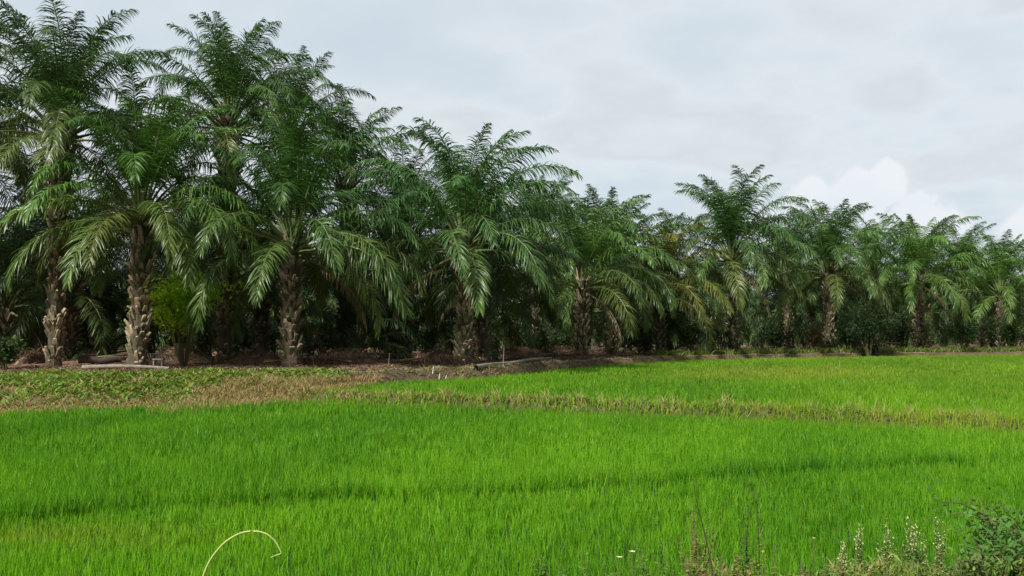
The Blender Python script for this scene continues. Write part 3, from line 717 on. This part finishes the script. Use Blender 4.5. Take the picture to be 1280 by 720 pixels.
nn = 6000; px_ = rng.uniform(690, 1290, nn); d_ = rng.uniform(4.2, 5.2, nn); x = (px_-640)/F*d_
top_ = np.interp(px_, [690, 850, 870, 905, 960, 1040, 1100, 1180, 1290], [730, 720, 690, 704, 726, 704, 694, 704, 685])+9*snoise(x, d_, .12, 20)
zt_ = 1.6-(top_-424)/F*d_; zz_ = zt_-rng.exponential(.11, nn); kk = (zz_ > -.1) & (rng.random(nn) < np.interp(px_, [690, 850, 1000, 1060], [.3, .5, .5, 1]))
x, d_, zz_, zt_ = x[kk], d_[kk], zz_[kk], zt_[kk]; nn = len(x)
P_ = [blades(x, d_, rng.uniform(.02, .05, nn), rng.uniform(.006, .014, nn), rng.uniform(.4, 1.6, nn), 2, rng.random(nn)*.8, (rng.random(nn) < .15)*.8, z=zz_)]
kk = rng.random(nn) < .12; x, d_, zt_ = x[kk], d_[kk], zt_[kk]; nn = len(x)
P_.append(blades(x, d_, np.maximum(zt_+.22, .1), np.full(nn, .005), rng.uniform(0, .12, nn), 3, rng.random(nn), rng.random(nn)*.8, z=np.full(nn, -.2)))
tag(obj('undergrowth', join_blades('undergrowth', P_, M_WEED)), 'tangled yellow-green undergrowth along the lower right edge of the foreground', 'undergrowth', kind='stuff')
leafy('bush', 'dark green small-leaved bush in the lower right corner', 'bush', 1275, 4.6, 622, .8, (.085, .19, .04), 3800, (.045, .02), 21, stems=18)
leafy('bush', 'low pale-leaved bush at the bottom edge left of the corner bush', 'bush', 1205, 4.3, 690, .4, (.13, .2, .06), 900, (.05, .018), 22, stems=8)

# ------------------------------------------------------------------ sky and light
sun_dir = np.array([-.52, -.72, .82]); sun_dir /= np.linalg.norm(sun_dir)
w = bpy.data.worlds.new('World'); scene.world = w; w.use_nodes = True; n = w.node_tree; n.nodes.clear()
sky = N(n, 'ShaderNodeTexSky', sky_type='NISHITA'); sky.sun_disc = False
sky.sun_elevation = math.asin(sun_dir[2]); sky.sun_rotation = math.atan2(sun_dir[0], sun_dir[1]); sky.dust_density = 2
tc = N(n, 'ShaderNodeTexCoord'); sep = N(n, 'ShaderNodeSeparateXYZ'); n.links.new(tc.outputs['Generated'], sep.inputs[0])
zz = math_node(n, 'ADD', math_node(n, 'MAXIMUM', sep.outputs[2], 0), .22)
cmb = N(n, 'ShaderNodeCombineXYZ')
n.links.new(math_node(n, 'DIVIDE', sep.outputs[0], zz), cmb.inputs[0]); n.links.new(math_node(n, 'DIVIDE', sep.outputs[1], zz), cmb.inputs[1])
def wn(scale, det, vec, off=0):
    mp = N(n, 'ShaderNodeMapping'); mp.inputs['Location'].default_value = (off, off*.7, off*.3)
    n.links.new(vec, mp.inputs[0]); x = N(n, 'ShaderNodeTexNoise'); x.inputs['Scale'].default_value = scale; x.inputs['Detail'].default_value = det
    x.inputs['Roughness'].default_value = .5; n.links.new(mp.outputs[0], x.inputs['Vector']); return x.outputs['Fac']
f1 = wn(1.1, 6, cmb.outputs[0], 3.1); f2 = wn(3.2, 6, cmb.outputs[0], 8.3)
fm = math_node(n, 'ADD', math_node(n, 'MULTIPLY', f1, .7), math_node(n, 'MULTIPLY', f2, .3))
SK = 10.0
def s(c): return tuple(np.array(c)*SK)
cl = ramp(n, fm, [(.36, (.50, .575, .635)), (.45, (.55, .61, .655)), (.50, (.61, .655, .69)), (.55, (.56, .60, .63)), (.64, (.64, .67, .695))])
# cumulus heads low on the right
def blob(px, py, rad, amp):
    d = at(px, py, 10)-CAM; d /= np.linalg.norm(d)
    x = N(n, 'ShaderNodeVectorMath', operation='DISTANCE'); n.links.new(tc.outputs['Generated'], x.inputs[0]); x.inputs[1].default_value = tuple(d)
    return math_node(n, 'MULTIPLY', math_node(n, 'SUBTRACT', 1.0, math_node(n, 'DIVIDE', x.outputs['Value'], rad), True), amp)
bl = None
for a in ((1105, 232, .035, 1), (1075, 245, .045, 1), (1010, 258, .045, .8), (1140, 270, .04, .8), (1180, 288, .045, .7), (1275, 285, .04, .7), (965, 285, .04, .7)):
    b_ = blob(*a); bl = b_ if bl is None else math_node(n, 'MAXIMUM', bl, b_)
cn = wn(38, 5, tc.outputs['Generated'], 2)
cm = math_node(n, 'ADD', bl, math_node(n, 'MULTIPLY', math_node(n, 'SUBTRACT', cn, .5), .75))
cmf = N(n, 'ShaderNodeMapRange'); cmf.interpolation_type = 'SMOOTHSTEP'; cmf.inputs['From Min'].default_value = .22; cmf.inputs['From Max'].default_value = .42
n.links.new(cm, cmf.inputs[0])
cl = mixc(n, math_node(n, 'MULTIPLY', cmf.outputs[0], .6), cl, (.75, .765, .78))
clb = mixc(n, 1, cl, (SK, SK, SK), 'MULTIPLY')
skc = mixc(n, .93, sky.outputs[0], clb)
# added dimming of the unseen sky overhead and behind the camera, for contrast
def mr(v, a, b, c, d):
    x = N(n, 'ShaderNodeMapRange'); x.interpolation_type = 'SMOOTHSTEP'
    for nm, q in (('From Min', a), ('From Max', b), ('To Min', c), ('To Max', d)): x.inputs[nm].default_value = q
    n.links.new(v, x.inputs[0]); return x.outputs[0]
dim = math_node(n, 'MULTIPLY', mr(sep.outputs[1], -.2, .6, .42, 1), mr(sep.outputs[2], .42, .8, 1, .62))
dc = N(n, 'ShaderNodeCombineXYZ')
for i in range(3): n.links.new(dim, dc.inputs[i])
skc = mixc(n, 1, skc, dc.outputs[0], 'MULTIPLY')
bg = N(n, 'ShaderNodeBackground'); bg.inputs[1].default_value = .1; n.links.new(skc, bg.inputs[0])
n.links.new(bg.outputs[0], N(n, 'ShaderNodeOutputWorld').inputs[0])

sl = bpy.data.lights.new('sun', 'SUN'); sl.energy = 4.8; sl.angle = R(4); sl.color = (1, .95, .86)
so = bpy.data.objects.new('sun', sl); COL.objects.link(so)
from mathutils import Vector
so.rotation_euler = Vector(-sun_dir).to_track_quat('-Z', 'Y').to_euler()

cam = bpy.data.cameras.new('camera'); cam.sensor_width = 36; cam.lens = F/1280*36; cam.clip_end = 6000; cam.clip_start = .05
co = bpy.data.objects.new('camera', cam); COL.objects.link(co); co.location = CAM; co.rotation_euler = (R(90)+PITCH, 0, 0)
scene.camera = co
scene.view_settings.view_transform = 'Standard'; scene.view_settings.look = 'None'; scene.view_settings.exposure = .34
scene.view_settings.gamma = 1
scene.cycles.max_bounces = 6; scene.cycles.transparent_max_bounces = 4
